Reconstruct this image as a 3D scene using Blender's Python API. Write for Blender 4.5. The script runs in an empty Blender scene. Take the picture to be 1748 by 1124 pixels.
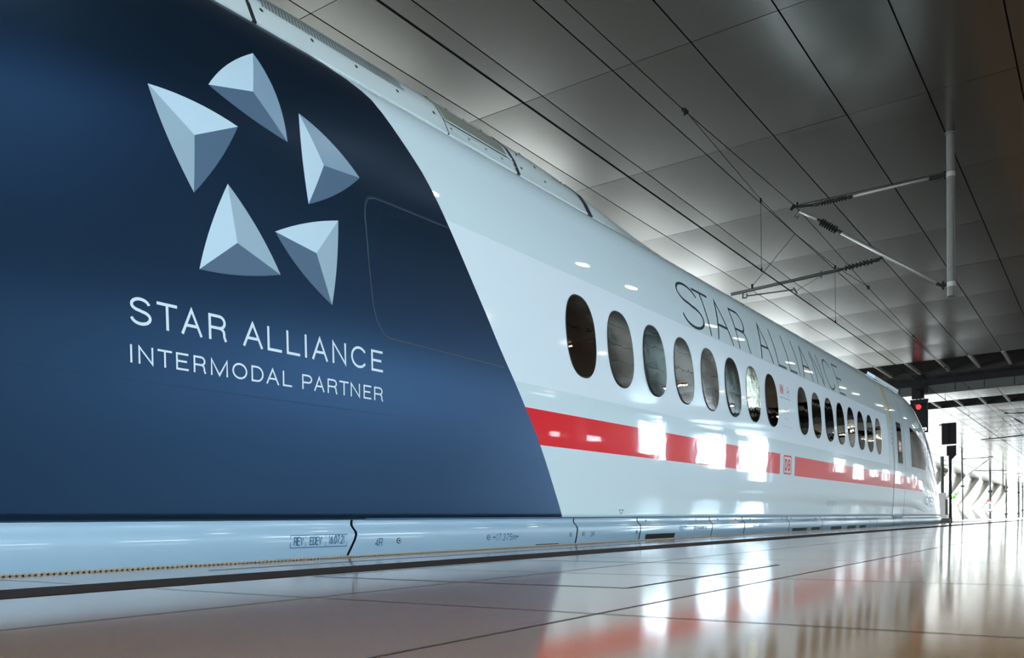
import bpy, math, random
from math import sin, cos, pi, radians, sqrt, hypot, atan2

C = bpy.context.scene.collection
random.seed(7)
ZC = 0.172                      # camera height over the platform; builders below use camera-relative heights

# ------------------------------------------------------------------ camera, world, lights, exposure
YAW, PIT, ROL, FPX, CYP = radians(34.49), radians(-2.638), radians(-1.631), 1485.6, 975.6
def cam_axes():
    f = [-sin(YAW), cos(YAW), 0]; r = [cos(YAW), sin(YAW), 0]; u = [0, 0, 1]
    f2 = [cos(PIT)*a + sin(PIT)*b for a, b in zip(f, u)]
    u2 = [-sin(PIT)*a + cos(PIT)*b for a, b in zip(f, u)]
    r3 = [cos(ROL)*a + sin(ROL)*b for a, b in zip(r, u2)]
    u3 = [-sin(ROL)*a + cos(ROL)*b for a, b in zip(r, u2)]
    return r3, u3, f2
RV, UV, FV = cam_axes()
from mathutils import Matrix, Vector
cd = bpy.data.cameras.new('camera'); cam = bpy.data.objects.new('camera', cd); C.objects.link(cam)
M = Matrix(((RV[0], UV[0], -FV[0], 0), (RV[1], UV[1], -FV[1], 0), (RV[2], UV[2], -FV[2], ZC), (0, 0, 0, 1)))
cam.matrix_world = M
cd.sensor_fit = 'HORIZONTAL'; cd.sensor_width = 36.0
cd.lens = FPX/1748*36.0
cd.shift_y = (CYP-562.0)/1748
cd.clip_start = 0.02; cd.clip_end = 2000
bpy.context.scene.camera = cam

w = bpy.data.worlds.new('daylight'); bpy.context.scene.world = w; w.use_nodes = True
bg = w.node_tree.nodes['Background']
WORLD = (0.80, 0.92, 1.0, 1); bg.inputs[0].default_value = WORLD; bg.inputs[1].default_value = 11.0
vs = bpy.context.scene.view_settings
vs.view_transform = 'Standard'; vs.look = 'None'; vs.gamma = 1.0; vs.use_curve_mapping = False
vs.exposure = 0.0

def area(name, loc, target, sx, sy, power, col):
    l = bpy.data.lights.new(name, 'AREA'); l.shape = 'RECTANGLE'; l.size = sx; l.size_y = sy
    l.energy = power; l.color = col
    o = bpy.data.objects.new(name, l); C.objects.link(o); o.location = loc
    d = Vector(target)-Vector(loc); o.rotation_euler = d.to_track_quat('-Z', 'Y').to_euler()
    return o
# daylight entering through the hall's open side behind the camera
area('daylight_fill', (18.5, -23, 4.1), (-4, 8, 2.0), 26, 5.0, 1850, (0.72, 0.88, 1.0))

# area lights added in three openings of the opposite wall to brighten the train
for _y, _z, _a, _b in ((56.4, 4.25, 4.6, 3.1), (66.1, 3.9, 4.4, 3.2), (75.8, 3.85, 6.2, 3.9)):
    area('daylight_fill', (20.3, _y, _z+ZC), (0, _y-25, 2.2), _b, _a, 1250, (0.60, 0.84, 1.0))

# ------------------------------------------------------------------ materials
def mat(name, col, rough=0.5, metal=0.0, coat=0.0, coat_rough=0.03, spec=0.5, noise=0.0, nscale=8.0, bump=0.0, bscale=20.0,
        emit=None, estr=0.0, ior=1.5, stretch=(1, 1, 1), rnoise=0.0):
    m = bpy.data.materials.new(name); m.use_nodes = True; nt = m.node_tree; b = nt.nodes['Principled BSDF']
    b.inputs['Base Color'].default_value = (*col, 1); b.inputs['Roughness'].default_value = rough
    b.inputs['Metallic'].default_value = metal; b.inputs['Coat Weight'].default_value = coat
    b.inputs['Coat Roughness'].default_value = coat_rough; b.inputs['Specular IOR Level'].default_value = spec
    b.inputs['IOR'].default_value = ior
    if emit: b.inputs['Emission Color'].default_value = (*emit, 1); b.inputs['Emission Strength'].default_value = estr
    if noise or bump or rnoise:
        tc = nt.nodes.new('ShaderNodeTexCoord'); mp = nt.nodes.new('ShaderNodeMapping'); mp.inputs['Scale'].default_value = stretch
        nt.links.new(tc.outputs['Object'], mp.inputs[0])
        if noise:
            n = nt.nodes.new('ShaderNodeTexNoise'); n.inputs['Scale'].default_value = nscale; n.inputs['Detail'].default_value = 5
            nt.links.new(mp.outputs[0], n.inputs['Vector'])
            r = nt.nodes.new('ShaderNodeMapRange'); r.inputs[3].default_value = 1-noise; r.inputs[4].default_value = 1+noise
            nt.links.new(n.outputs['Fac'], r.inputs[0])
            mx = nt.nodes.new('ShaderNodeMix'); mx.data_type = 'RGBA'; mx.blend_type = 'MULTIPLY'; mx.inputs[0].default_value = 1
            mx.inputs[6].default_value = (*col, 1); nt.links.new(r.outputs[0], mx.inputs[7])
            nt.links.new(mx.outputs[2], b.inputs['Base Color'])
        if rnoise:
            n = nt.nodes.new('ShaderNodeTexNoise'); n.inputs['Scale'].default_value = 1.3; n.inputs['Detail'].default_value = 4
            nt.links.new(mp.outputs[0], n.inputs['Vector'])
            r = nt.nodes.new('ShaderNodeMapRange'); r.inputs[3].default_value = rough-rnoise; r.inputs[4].default_value = rough+rnoise
            nt.links.new(n.outputs['Fac'], r.inputs[0]); nt.links.new(r.outputs[0], b.inputs['Roughness'])
        if bump:
            n = nt.nodes.new('ShaderNodeTexNoise'); n.inputs['Scale'].default_value = bscale; n.inputs['Detail'].default_value = 2
            nt.links.new(mp.outputs[0], n.inputs['Vector'])
            bp = nt.nodes.new('ShaderNodeBump'); bp.inputs['Strength'].default_value = 1.0; bp.inputs['Distance'].default_value = bump
            nt.links.new(n.outputs['Fac'], bp.inputs['Height']); nt.links.new(bp.outputs[0], b.inputs['Normal'])
            if coat: nt.links.new(bp.outputs[0], b.inputs['Coat Normal'])
    return m
MT = {}
MT['white'] = mat('white_paint', (0.60, 0.77, 0.85), 0.5, spec=0.15, coat=1, noise=0.012, nscale=3, bump=0.0006, bscale=3.5)
MT['band'] = mat('window_band_film', (0.68, 0.82, 0.92), 0.5, spec=0.2, coat=0.6, coat_rough=0.06, noise=0.01, nscale=3)
MT['navy'] = mat('navy_metallic_film', (0.026, 0.068, 0.145), 0.34, metal=0.92, noise=0.03, nscale=0.8)
MT['red'] = mat('red_paint', (0.74, 0.003, 0.016), 0.5, spec=0.1, coat=0.85, noise=0.02, bump=0.0006, bscale=3.5)
MT['fair'] = mat('fairing_paint', (0.60, 0.73, 0.77), 0.38, coat=0.8, coat_rough=0.06, noise=0.02, nscale=5)
MT['skirt'] = mat('skirt_paint_shaded', (0.31, 0.475, 0.61), 0.33, coat=1, coat_rough=0.05, noise=0.02, nscale=4)  # body white darkened, so the shade beside the platform sits in the colour
MT['line'] = mat('seam_dark', (0.008, 0.012, 0.02), 0.6, noise=0.1)
MT['groove'] = mat('panel_line_on_film', (0.010, 0.024, 0.05), 0.5, noise=0.05)
MT['grooveL'] = mat('panel_edge_highlight', (0.05, 0.10, 0.16), 0.5, noise=0.05)  # painted highlight, lighter than the film
MT['logoL'] = mat('emblem_light', (0.48, 0.67, 0.80), 0.4, coat=0.3, coat_rough=0.2, noise=0.02)
MT['logoM'] = mat('emblem_mid', (0.29, 0.43, 0.53), 0.4, coat=0.3, coat_rough=0.2, noise=0.02)
MT['logoM2'] = mat('emblem_mid_grey', (0.21, 0.33, 0.45), 0.4, coat=0.3, coat_rough=0.2, noise=0.02)
MT['logoD'] = mat('emblem_dark', (0.070, 0.135, 0.22), 0.4, coat=0.3, coat_rough=0.2, noise=0.02)
MT['textW'] = mat('white_lettering', (0.60, 0.74, 0.84), 0.45, noise=0.02)
MT['textN'] = mat('navy_lettering', (0.006, 0.026, 0.05), 0.5, spec=0.25, coat=0.0, noise=0.03)
MT['textG'] = mat('grey_lettering', (0.22, 0.30, 0.36), 0.5, noise=0.03)
MT['textB'] = mat('blue_lettering', (0.02, 0.10, 0.20), 0.5, noise=0.03)
MT['glass'] = mat('tinted_window_glass', (0.165, 0.138, 0.115), 0.015, metal=1.0, noise=0.04, nscale=2, bump=0.0006, bscale=5)
MT['glassB'] = mat('brown_reflection_glass', (0.085, 0.066, 0.050), 0.015, metal=1.0, noise=0.04, nscale=2, bump=0.0006, bscale=5)  # brown reflection of the hall put into the pane colour
MT['glassE'] = mat('green_black_reflection_glass', (0.032, 0.050, 0.044), 0.015, metal=1.0, noise=0.04, nscale=2, bump=0.0006, bscale=5)  # dark green reflection put into the pane colour
MT['glassD'] = mat('dark_window_glass', (0.075, 0.10, 0.09), 0.02, metal=1.0, noise=0.04, nscale=2, bump=0.0008, bscale=5)
MT['glassG'] = mat('pale_green_reflection_glass', (0.58, 0.58, 0.46), 0.03, metal=1.0, noise=0.04, nscale=2, bump=0.001, bscale=6)  # reflection of pale green slats put into the pane colour
MT['glassC'] = mat('cab_glass', (0.05, 0.058, 0.055), 0.03, metal=1.0, noise=0.05, nscale=2, bump=0.002, bscale=4)
MT['rubber'] = mat('black_rubber', (0.012, 0.012, 0.014), 0.6, noise=0.1)
MT['black'] = mat('black_metal', (0.006, 0.006, 0.007), 0.7, spec=0.15, noise=0.15, nscale=12)
MT['steel'] = mat('galvanised_steel', (0.075, 0.075, 0.07), 0.55, metal=0.5, noise=0.25, nscale=14)
MT['alu'] = mat('aluminium_tube', (0.19, 0.185, 0.175), 0.45, metal=0.5, noise=0.1, nscale=10)
MT['dark_alu'] = mat('dark_tube', (0.035, 0.035, 0.034), 0.6, metal=0.3, noise=0.1)
MT['ceram'] = mat('black_insulator', (0.005, 0.0045, 0.0045), 0.5, spec=0.2, noise=0.1)
MT['bolt'] = mat('dark_bolt', (0.05, 0.055, 0.06), 0.4, metal=0.6, noise=0.1)
MT['grille'] = mat('grille_green_grey', (0.17, 0.19, 0.165), 0.6, noise=0.15, nscale=60)
MT['yellow'] = mat('yellow_marking', (0.70, 0.48, 0.01), 0.5, coat=0.5, noise=0.03)
MT['ceil'] = mat('brushed_ceiling_panel', (0.185, 0.174, 0.158), 0.20, metal=0.9, noise=0.012, nscale=0.15)
MT['ceil_dark'] = mat('ceiling_void', (0.012, 0.011, 0.010), 0.8, noise=0.2, nscale=3)
MT['rib'] = mat('ceiling_rib', (0.40, 0.37, 0.33), 0.35, metal=0.6, noise=0.05)
MT['floor'] = mat('polished_stone_tiles', (0.37, 0.215, 0.10), 0.10, noise=0.10, nscale=9, bump=0.00022, bscale=2.2, spec=0.62, rnoise=0.03, ior=1.55)
MT['joint'] = mat('dark_tile_joint', (0.045, 0.032, 0.026), 0.6, noise=0.2, nscale=30)
MT['strip'] = mat('dark_rough_guide_strip', (0.040, 0.030, 0.028), 0.75, spec=0.12, noise=0.25, nscale=60, bump=0.001, bscale=200)
MT['lip'] = mat('ribbed_edge_profile', (0.22, 0.20, 0.16), 0.7, noise=0.15, nscale=60)
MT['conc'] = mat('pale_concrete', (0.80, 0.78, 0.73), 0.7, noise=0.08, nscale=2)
MT['ballast'] = mat('track_ballast', (0.085, 0.08, 0.072), 0.9, noise=0.3, nscale=14, bump=0.02, bscale=30)
MT['brown'] = mat('brown_hall_wall', (0.22, 0.165, 0.12), 0.5, noise=0.25, nscale=0.6)
MT['brownL'] = mat('tan_wall_panel', (0.62, 0.44, 0.26), 0.45, noise=0.15, nscale=0.8)
MT['leaf'] = mat('leaf_green', (0.10, 0.30, 0.05), 0.6, noise=0.4, nscale=4)
MT['leaf2'] = mat('leaf_yellow_green', (0.30, 0.42, 0.04), 0.6, noise=0.4, nscale=4)
MT['bark'] = mat('bark', (0.12, 0.08, 0.05), 0.8, noise=0.3)
MT['cab'] = mat('pale_grey_cabinet', (0.40, 0.39, 0.37), 0.5, noise=0.06)
MT['redlamp'] = mat('red_signal_lens', (0.5, 0.0, 0.005), 0.3, emit=(1.0, 0.01, 0.02), estr=0.95, noise=0.02)
MT['lamp'] = mat('lamp_diffuser', (0.9, 0.88, 0.8), 0.4, emit=(1.0, 0.90, 0.74), estr=22, noise=0.01)
MT['lampC'] = mat('amber_lamp_diffuser', (0.9, 0.8, 0.5), 0.4, emit=(1.0, 0.62, 0.22), estr=12, noise=0.01)
MT['glowPanel'] = mat('added_cool_glow', (0.8, 0.85, 0.9), 0.4, emit=(0.6, 0.8, 1.0), estr=3.2, noise=0.01)  # emission of the added glow panel
MT['signw'] = mat('white_sign', (0.7, 0.7, 0.7), 0.5, noise=0.02)
MT['signr'] = mat('red_sign_border', (0.75, 0.12, 0.06), 0.5, noise=0.02)
MT['redsign'] = mat('red_sticker', (0.62, 0.03, 0.06), 0.4, coat=0.5, noise=0.03)
MT['copper'] = mat('contact_wire_copper', (0.004, 0.004, 0.004), 0.8, spec=0.05, noise=0.1)

# ------------------------------------------------------------------ mesh helpers
class G:
    def __init__(s): s.v = []; s.f = []; s.m = []
    def add(s, vs_, fs, mi=0):
        n = len(s.v); s.v += [tuple(p) for p in vs_]; s.f += [tuple(i+n for i in f) for f in fs]; s.m += [mi]*len(fs); return s
    def box(s, x0, x1, y0, y1, z0, z1, mi=0):
        return s.add([(x, y, z) for x in (x0, x1) for y in (y0, y1) for z in (z0, z1)],
                     [(0, 1, 3, 2), (4, 6, 7, 5), (0, 4, 5, 1), (2, 3, 7, 6), (0, 2, 6, 4), (1, 5, 7, 3)], mi)
    def tube(s, pts, r, n=10, mi=0, caps=True):
        pts = [Vector(p) for p in pts]; rs = r if isinstance(r, (list, tuple)) else [r]*len(pts)
        vs_ = []; up = None
        for i, p in enumerate(pts):
            t = (pts[min(i+1, len(pts)-1)]-pts[max(i-1, 0)]).normalized()
            a = Vector((0, 0, 1)) if abs(t.z) < .95 else Vector((1, 0, 0))
            u = t.cross(a).normalized(); v = t.cross(u).normalized()
            for k in range(n):
                q = p + u*rs[i]*cos(2*pi*k/n) + v*rs[i]*sin(2*pi*k/n); vs_.append(q)
        fs = [(i*n+k, i*n+(k+1) % n, (i+1)*n+(k+1) % n, (i+1)*n+k) for i in range(len(pts)-1) for k in range(n)]
        if caps: fs += [tuple(range(n))[::-1], tuple((len(pts)-1)*n+k for k in range(n))]
        return s.add(vs_, fs, mi)
    def disc(s, c, nrm, r, th, n=18, mi=0):
        c = Vector(c); nrm = Vector(nrm).normalized()
        return s.tube([c, c+nrm*th], r, n, mi)
def build(name, g, mats, parent=None, smooth=False, kind=None, label=None, category=None, group=None, origin=None):
    if not isinstance(mats, (list, tuple)): mats = [mats]
    if parent is not None: o0 = parent['_o']
    else: o0 = origin or (0, 0, -ZC)
    me = bpy.data.meshes.new(name)
    me.from_pydata([(x-o0[0], y-o0[1], z-o0[2]) for x, y, z in g.v], [], g.f)
    for m in mats: me.materials.append(MT[m])
    for p, mi in zip(me.polygons, g.m): p.material_index = mi; p.use_smooth = smooth
    me.update()
    import bmesh
    bm = bmesh.new(); bm.from_mesh(me); bmesh.ops.recalc_face_normals(bm, faces=bm.faces) if not getattr(g, 'keep', False) else None
    bm.to_mesh(me); bm.free()
    o = bpy.data.objects.new(name, me); C.objects.link(o)
    o['_o'] = o0
    if parent is not None: o.parent = parent
    else: o.location = (o0[0], o0[1], o0[2]+ZC)
    if kind: o['kind'] = kind
    if label: o['label'] = label
    if category: o['category'] = category
    if group: o['group'] = group
    return o
def child(name, g, mats, parent, smooth=False, label=None, kind=None):
    # vertices relative to the origin of the top-level thing
    me_parent = parent
    o = build(name, g, mats, parent=parent, smooth=smooth, label=label, kind=kind)
    return o
def root(name, origin, label, category, group=None):
    o = bpy.data.objects.new(name, None); C.objects.link(o); o.location = (origin[0], origin[1], origin[2]+ZC)
    o['_o'] = origin; o['label'] = label; o['category'] = category
    if group: o['group'] = group
    o.empty_display_size = 0.3
    return o
def copy_tree(o, parent=None):
    c = o.copy(); C.objects.link(c)
    if parent is not None: c.parent = parent
    for ch in list(o.children): copy_tree(ch, c)
    return c

# ------------------------------------------------------------------ train surface
PZ = [-1.2,-.6,-.3,0,.08,.25,.42,.635,.83,.96,1.12,1.3,1.5,1.66,1.825,1.98,2.155,2.334,2.515,2.61,2.68,2.78,2.86,2.93,2.96]
PX = [3.60,3.42,3.35,3.332,3.326,3.315,3.303,3.289,3.281,3.277,3.278,3.285,3.296,3.306,3.322,3.347,3.391,3.451,3.526,3.596,3.676,3.82,3.99,4.3,4.77]
def _tang(xs, ys):
    h = [b-a for a, b in zip(xs, xs[1:])]; m = [(ys[i+1]-ys[i])/h[i] for i in range(len(h))]
    d = [m[0]] + [(m[i-1]*h[i]+m[i]*h[i-1])/(h[i-1]+h[i]) for i in range(1, len(h))] + [m[-1]]
    return d
_PD = _tang(PZ, PX)
def herm(xs, ys, d, x):
    i = 0
    while i < len(xs)-2 and x > xs[i+1]: i += 1
    h = xs[i+1]-xs[i]; t = (x-xs[i])/h
    return (2*t**3-3*t*t+1)*ys[i]+(t**3-2*t*t+t)*h*d[i]+(-2*t**3+3*t*t)*ys[i+1]+(t**3-t*t)*h*d[i+1]
def prof(z): return herm(PZ, PX, _PD, z)
CX = 4.77; YT = 25.397
def S0(y, z):
    d = prof(min(z, 2.96)) if z < 2.9599 else CX
    hw = CX-d
    if y > 18.962:
        u = max(0., (y-21.503)/(YT-21.503)); v = min(1, (y-18.962)/(YT-18.962))
        gx = max(0., 1-u**4.347); gz = max(0., 1-v**2.416)**.395
        h = max(0, (z-.08)/2.88)
        hw *= gx*(1-.561*v*v*h)
        if z > .08: z = .08+(z-.08)*gz
    return Vector((-(CX-hw), y, z))
def S(y, z, off=0.0):
    p = S0(y, z)
    if off:
        e = .004
        a = S0(y+e, z)-S0(y-e, z); b = S0(y, min(z+e, 2.959))-S0(y, z-e)
        n = a.cross(b)
        if n.length > 1e-12:
            n.normalize()
            if n.x < 0 and abs(n.x) > .02: n = -n
            elif n.z < 0 and abs(n.x) <= .02: n = -n
            p = p+n*off
    return p
# arc length along the section, for lettering on the curved shoulder
_ZS = [i*2.95/500 for i in range(501)]; _AR = [0.]
for i in range(500): _AR.append(_AR[-1]+hypot(_ZS[i+1]-_ZS[i], prof(_ZS[i+1])-prof(_ZS[i])))
def zof(a):
    lo, hi = 0, 500
    while hi-lo > 1:
        m = (lo+hi)//2
        if _AR[m] <= a: lo = m
        else: hi = m
    return _ZS[lo]+(a-_AR[lo])/(_AR[hi]-_AR[lo])*(_ZS[hi]-_ZS[lo])

WB = [(.06,5.53),(.089,5.516),(.309,5.380),(.598,5.183),(.839,4.993),(.986,4.874),(1.183,4.718),(1.39,4.58),(1.619,4.424),(1.805,4.306),
      (1.946,4.225),(2.043,4.172),(2.15,4.113),(2.254,4.039),(2.342,3.976),(2.46,3.878),(2.54,3.80),(2.585,3.70),(2.62,3.59),(2.68,3.53),(2.96,3.5)]
_WD = _tang([a for a, b in WB], [b for a, b in WB])
def wrapY(z): return herm([a for a, b in WB], [b for a, b in WB], _WD, max(.06, z))

train = root('high_speed_train', (-4.77, 10, -1.0), 'white high speed train with navy film, red stripe and oval windows beside the platform', 'train')

ROWS = [.087,.12,.17,.25,.33,.42,.51,.597,.66,.72,.78,.842,.90,.95,1.003,1.06,1.12,1.2,1.3,1.4,1.5,1.58,1.66,1.74,1.825,1.907,1.95,1.99,2.04,2.09,
        2.155,2.21,2.27,2.334,2.39,2.45,2.515,2.55,2.585,2.61,2.645,2.68,2.73,2.78,2.82,2.86,2.895,2.93,2.95,2.96]
g = G()
def cols_for(z):
    wb = wrapY(z)
    cs = [-9, -5, -2] + [0+i*(wb-0)/8 for i in range(9)]
    cs += [wb+(10.572-wb)*i/10 for i in range(1, 11)]
    cs += [11.169, 12.3, 13.4, 14.5, 15.6, 16.9, 17.3, 17.8, 18.4, 18.9, 19.4, 19.9, 20.4]
    cs += [20.4+i*(25.0-20.4)/22 for i in range(1, 23)] + [25.15, 25.27, 25.35, YT]
    return cs
NC = len(cols_for(1.0))
for sgn in (1, -1):
    for z in ROWS:
        for y in cols_for(z):
            p = S0(y, z)
            if sgn < 0: p.x = -9.54-p.x
            g.v.append(tuple(p))
def body_mat(y, z):
    if y < wrapY(z)-1e-4: return 1
    if .597 < z < .842 and (y < 10.572 or 11.169 < y < 20.4): return 2
    if 1.003 < z < 1.907 and y < 16.9: return 3
    return 0
nR = len(ROWS)
for s_ in range(2):
    b0 = s_*nR*NC
    for i in range(nR-1):
        zm = (ROWS[i]+ROWS[i+1])/2; ca, cb = cols_for(ROWS[i]), cols_for(ROWS[i+1])
        for j in range(NC-1):
            ym = (ca[j]+ca[j+1]+cb[j]+cb[j+1])/4
            a = b0+i*NC+j
            f = (a, a+1, a+NC+1, a+NC)
            g.f.append(f if s_ == 0 else f[::-1]); g.m.append(body_mat(ym, zm))
# underside closing
n0 = len(g.v)
for y in cols_for(.087): g.v.append((-CX, y, .05))
for j in range(NC-1):
    g.f.append((j, n0+j, n0+j+1, j+1)); g.m.append(0)
    g.f.append((nR*NC+j, nR*NC+j+1, n0+j+1, n0+j)); g.m.append(0)
body = child('body_shell', g, ['white', 'navy', 'red', 'band'], train, smooth=True)

# ---- ribbons, patches on the train skin
def patch_poly(gm, pts, off, mi=0, sub=None):
    """fan polygon on the skin; pts are (y,z)"""
    n = len(gm.v); c = (sum(p[0] for p in pts)/len(pts), sum(p[1] for p in pts)/len(pts))
    gm.v.append(tuple(S(c[0], c[1], off)))
    for p in pts: gm.v.append(tuple(S(p[0], p[1], off)))
    for i in range(len(pts)):
        gm.f.append((n, n+1+i, n+1+(i+1) % len(pts))); gm.m.append(mi)
def grid_patch(gm, y0, y1, z0, z1, off, ny=6, nz=12, mi=0, fmat=None, zs=None):
    zs = zs or [z0+(z1-z0)*i/nz for i in range(nz+1)]; nz = len(zs)-1
    n = len(gm.v)
    for z in zs:
        for j in range(ny+1): gm.v.append(tuple(S(y0+(y1-y0)*j/ny, z, off)))
    for i in range(nz):
        for j in range(ny):
            a = n+i*(ny+1)+j; gm.f.append((a, a+1, a+ny+2, a+ny+1))
            gm.m.append(fmat((zs[i]+zs[i+1])/2) if fmat else mi)
def ribbon2d(pts, th, closed=False):
    """mitred ribbon of a 2-D polyline -> list of (left,right)"""
    out = []; n = len(pts)
    for i, p in enumerate(pts):
        if closed: a, b = pts[i-1], pts[(i+1) % n]
        else: a, b = pts[max(i-1, 0)], pts[min(i+1, n-1)]
        def nrm(q, r):
            dx, dy = r[0]-q[0], r[1]-q[1]; l = hypot(dx, dy) or 1; return (-dy/l, dx/l)
        n1 = nrm(a, p) if a != p else nrm(p, b); n2 = nrm(p, b) if b != p else n1
        mx, my = n1[0]+n2[0], n1[1]+n2[1]; l = hypot(mx, my)
        if l < .3: mx, my = n1; l = 1; k = 1
        else: mx, my = mx/l, my/l; k = min(2.2, 1/max(.3, mx*n1[0]+my*n1[1]))
        h = th/2*k
        out.append(((p[0]+mx*h, p[1]+my*h), (p[0]-mx*h, p[1]-my*h)))
    return out
def ribbon_on(gm, pts, th, f, mi=0, closed=False, step=None):
    """pts in the plane (u,v), f maps (u,v)-> 3-D"""
    if step:
        q = []
        L = pts+[pts[0]] if closed else pts
        for a, b in zip(L, L[1:]):
            k = max(1, int(hypot(b[0]-a[0], b[1]-a[1])/step))
            q += [(a[0]+(b[0]-a[0])*i/k, a[1]+(b[1]-a[1])*i/k) for i in range(k)]
        if not closed: q.append(L[-1])
        pts = q
    r = ribbon2d(pts, th, closed); n = len(gm.v)
    for a, b in r: gm.v.append(tuple(f(*a))); gm.v.append(tuple(f(*b)))
    m = len(r)
    for i in range(m if closed else m-1):
        j = (i+1) % m
        gm.f.append((n+2*i, n+2*j, n+2*j+1, n+2*i+1)); gm.m.append(mi)

# ---- stroke font (light grotesque)
def arc(cx, cy, rx, ry, a0, a1, n=14):
    return [(cx+rx*cos(radians(a0+(a1-a0)*i/n)), cy+ry*sin(radians(a0+(a1-a0)*i/n))) for i in range(n+1)]
GL = {
 'S': [arc(.5,.745,.44,.255,12,180,12)+arc(.5,.745,.44,.21,180,262,6)[1:]+arc(.5,.268,.47,.235,80,0,6)+arc(.5,.268,.47,.268,0,-170,14)[1:]],
 'T': [[(0,1),(1,1)],[(.5,1),(.5,0)]], 'A': [[(0,0),(.5,1),(1,0)],[(.19,.37),(.81,.37)]],
 'R': [[(0,0),(0,1),(.62,1)]+arc(.62,.74,.34,.26,90,-90,10)[1:]+[(0,.48)],[(.58,.48)]+arc(.58,.28,.33,.2,90,0,6)+[(.92,.12),(.99,0)]],
 'L': [[(0,1),(0,0),(1,0)]], 'I': [[(.5,0),(.5,1)]], 'N': [[(0,0),(0,1),(1,0),(1,1)]],
 'C': [arc(.52,.5,.52,.5,35,325,26)], 'E': [[(1,1),(0,1),(0,0),(1,0)],[(0,.52),(.93,.52)]],
 'M': [[(0,0),(0,1),(.5,.05),(1,1),(1,0)]], 'O': [arc(.5,.5,.5,.5,0,360,30)],
 'D': [[(0,0),(0,1),(.45,1)]+arc(.45,.5,.55,.5,90,-90,16)[1:]+[(0,0)]],
 'P': [[(0,0),(0,1),(.58,1)]+arc(.58,.73,.4,.27,90,-90,10)[1:]+[(0,.46)]],
 'V': [[(0,1),(.5,0),(1,1)]], 'B': [[(0,0),(0,1),(.55,1)]+arc(.55,.76,.36,.24,90,-90,8)[1:]+[(0,.52)],[(.55,.52)]+arc(.55,.26,.42,.26,90,-90,8)[1:]+[(0,0)]],
 'F': [[(1,1),(0,1),(0,0)],[(0,.52),(.85,.52)]], 'G': [arc(.52,.5,.5,.5,40,330,22)+[(.97,.45),(.55,.45)]],
 'K': [[(0,0),(0,1)],[(1,1),(0,.4)],[(.3,.58),(1,0)]], 'U': [[(0,1),(0,.3)]+arc(.5,.3,.5,.3,180,360,12)[1:]+[(1,1)]],
 '0': [arc(.5,.5,.46,.5,0,360,24)], '1': [[(.15,.78),(.55,1),(.55,0)]],
 '2': [arc(.5,.72,.42,.28,165,-35,12)+[(.08,0),(.95,0)]], '3': [arc(.48,.75,.40,.25,160,-90,12)+arc(.48,.26,.45,.26,90,-160,12)[1:]],
 '4': [[(.72,0),(.72,1),(.05,.27),(.98,.27)]], '5': [[(.9,1),(.2,1),(.13,.52)]+arc(.48,.3,.44,.3,120,-155,14)],
 '6': [arc(.5,.3,.42,.3,0,360,18),[(.1,.34),(.2,.7),(.6,1)]], '7': [[(.05,1),(.95,1),(.35,0)]],
 '.': [[(.5,0),(.5,.12)]], '-': [[(.15,.45),(.85,.45)]], '>': [[(0,.5),(1,.5)],[(.6,.72),(1,.5),(.6,.28)]], '<': [[(1,.5),(0,.5)],[(.4,.72),(0,.5),(.4,.28)]],
 'e': [[(.06,.36),(.92,.36)]+arc(.49,.34,.43,.34,8,310,16)], 'r': [[(.1,0),(.1,.66)],[(.1,.48)]+arc(.5,.4,.4,.26,150,60,5)],
 'n': [[(.08,0),(.08,.66)],[(.08,.5)]+arc(.5,.42,.4,.24,150,0,7)+[(.9,0)]], 'v': [[(0,.66),(.5,0),(1,.66)]],
 'k': [[(.1,0),(.1,1)],[(.9,.66),(.1,.26)],[(.35,.42),(.95,0)]], 'h': [[(.08,0),(.08,1)],[(.08,.5)]+arc(.5,.42,.4,.24,150,0,7)+[(.9,0)]],
 'm': [[(.0,0),(.0,.66)],[(0,.5)]+arc(.25,.46,.25,.2,150,0,6)+[(.5,0)],[(.5,.5)]+arc(.75,.46,.25,.2,150,0,6)+[(1,0)]],
 'a': [arc(.45,.32,.4,.32,0,360,14),[(.87,.66),(.87,0)]], 's': [arc(.5,.49,.36,.17,20,250,8)+arc(.5,.17,.38,.17,80,-160,8)],
 't': [[(.45,1),(.45,.1),(.8,0)],[(.1,.66),(.85,.66)]], 'i': [[(.5,0),(.5,.66)],[(.5,.85),(.5,.95)]], 'f': [[(.4,0),(.4,.85),(.8,1)],[(.1,.66),(.8,.66)]],
 'l': [[(.5,0),(.5,1)]], 'o': [arc(.5,.33,.42,.33,0,360,16)], 'd': [arc(.42,.33,.38,.33,0,360,14),[(.84,1),(.84,0)]],
}
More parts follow.
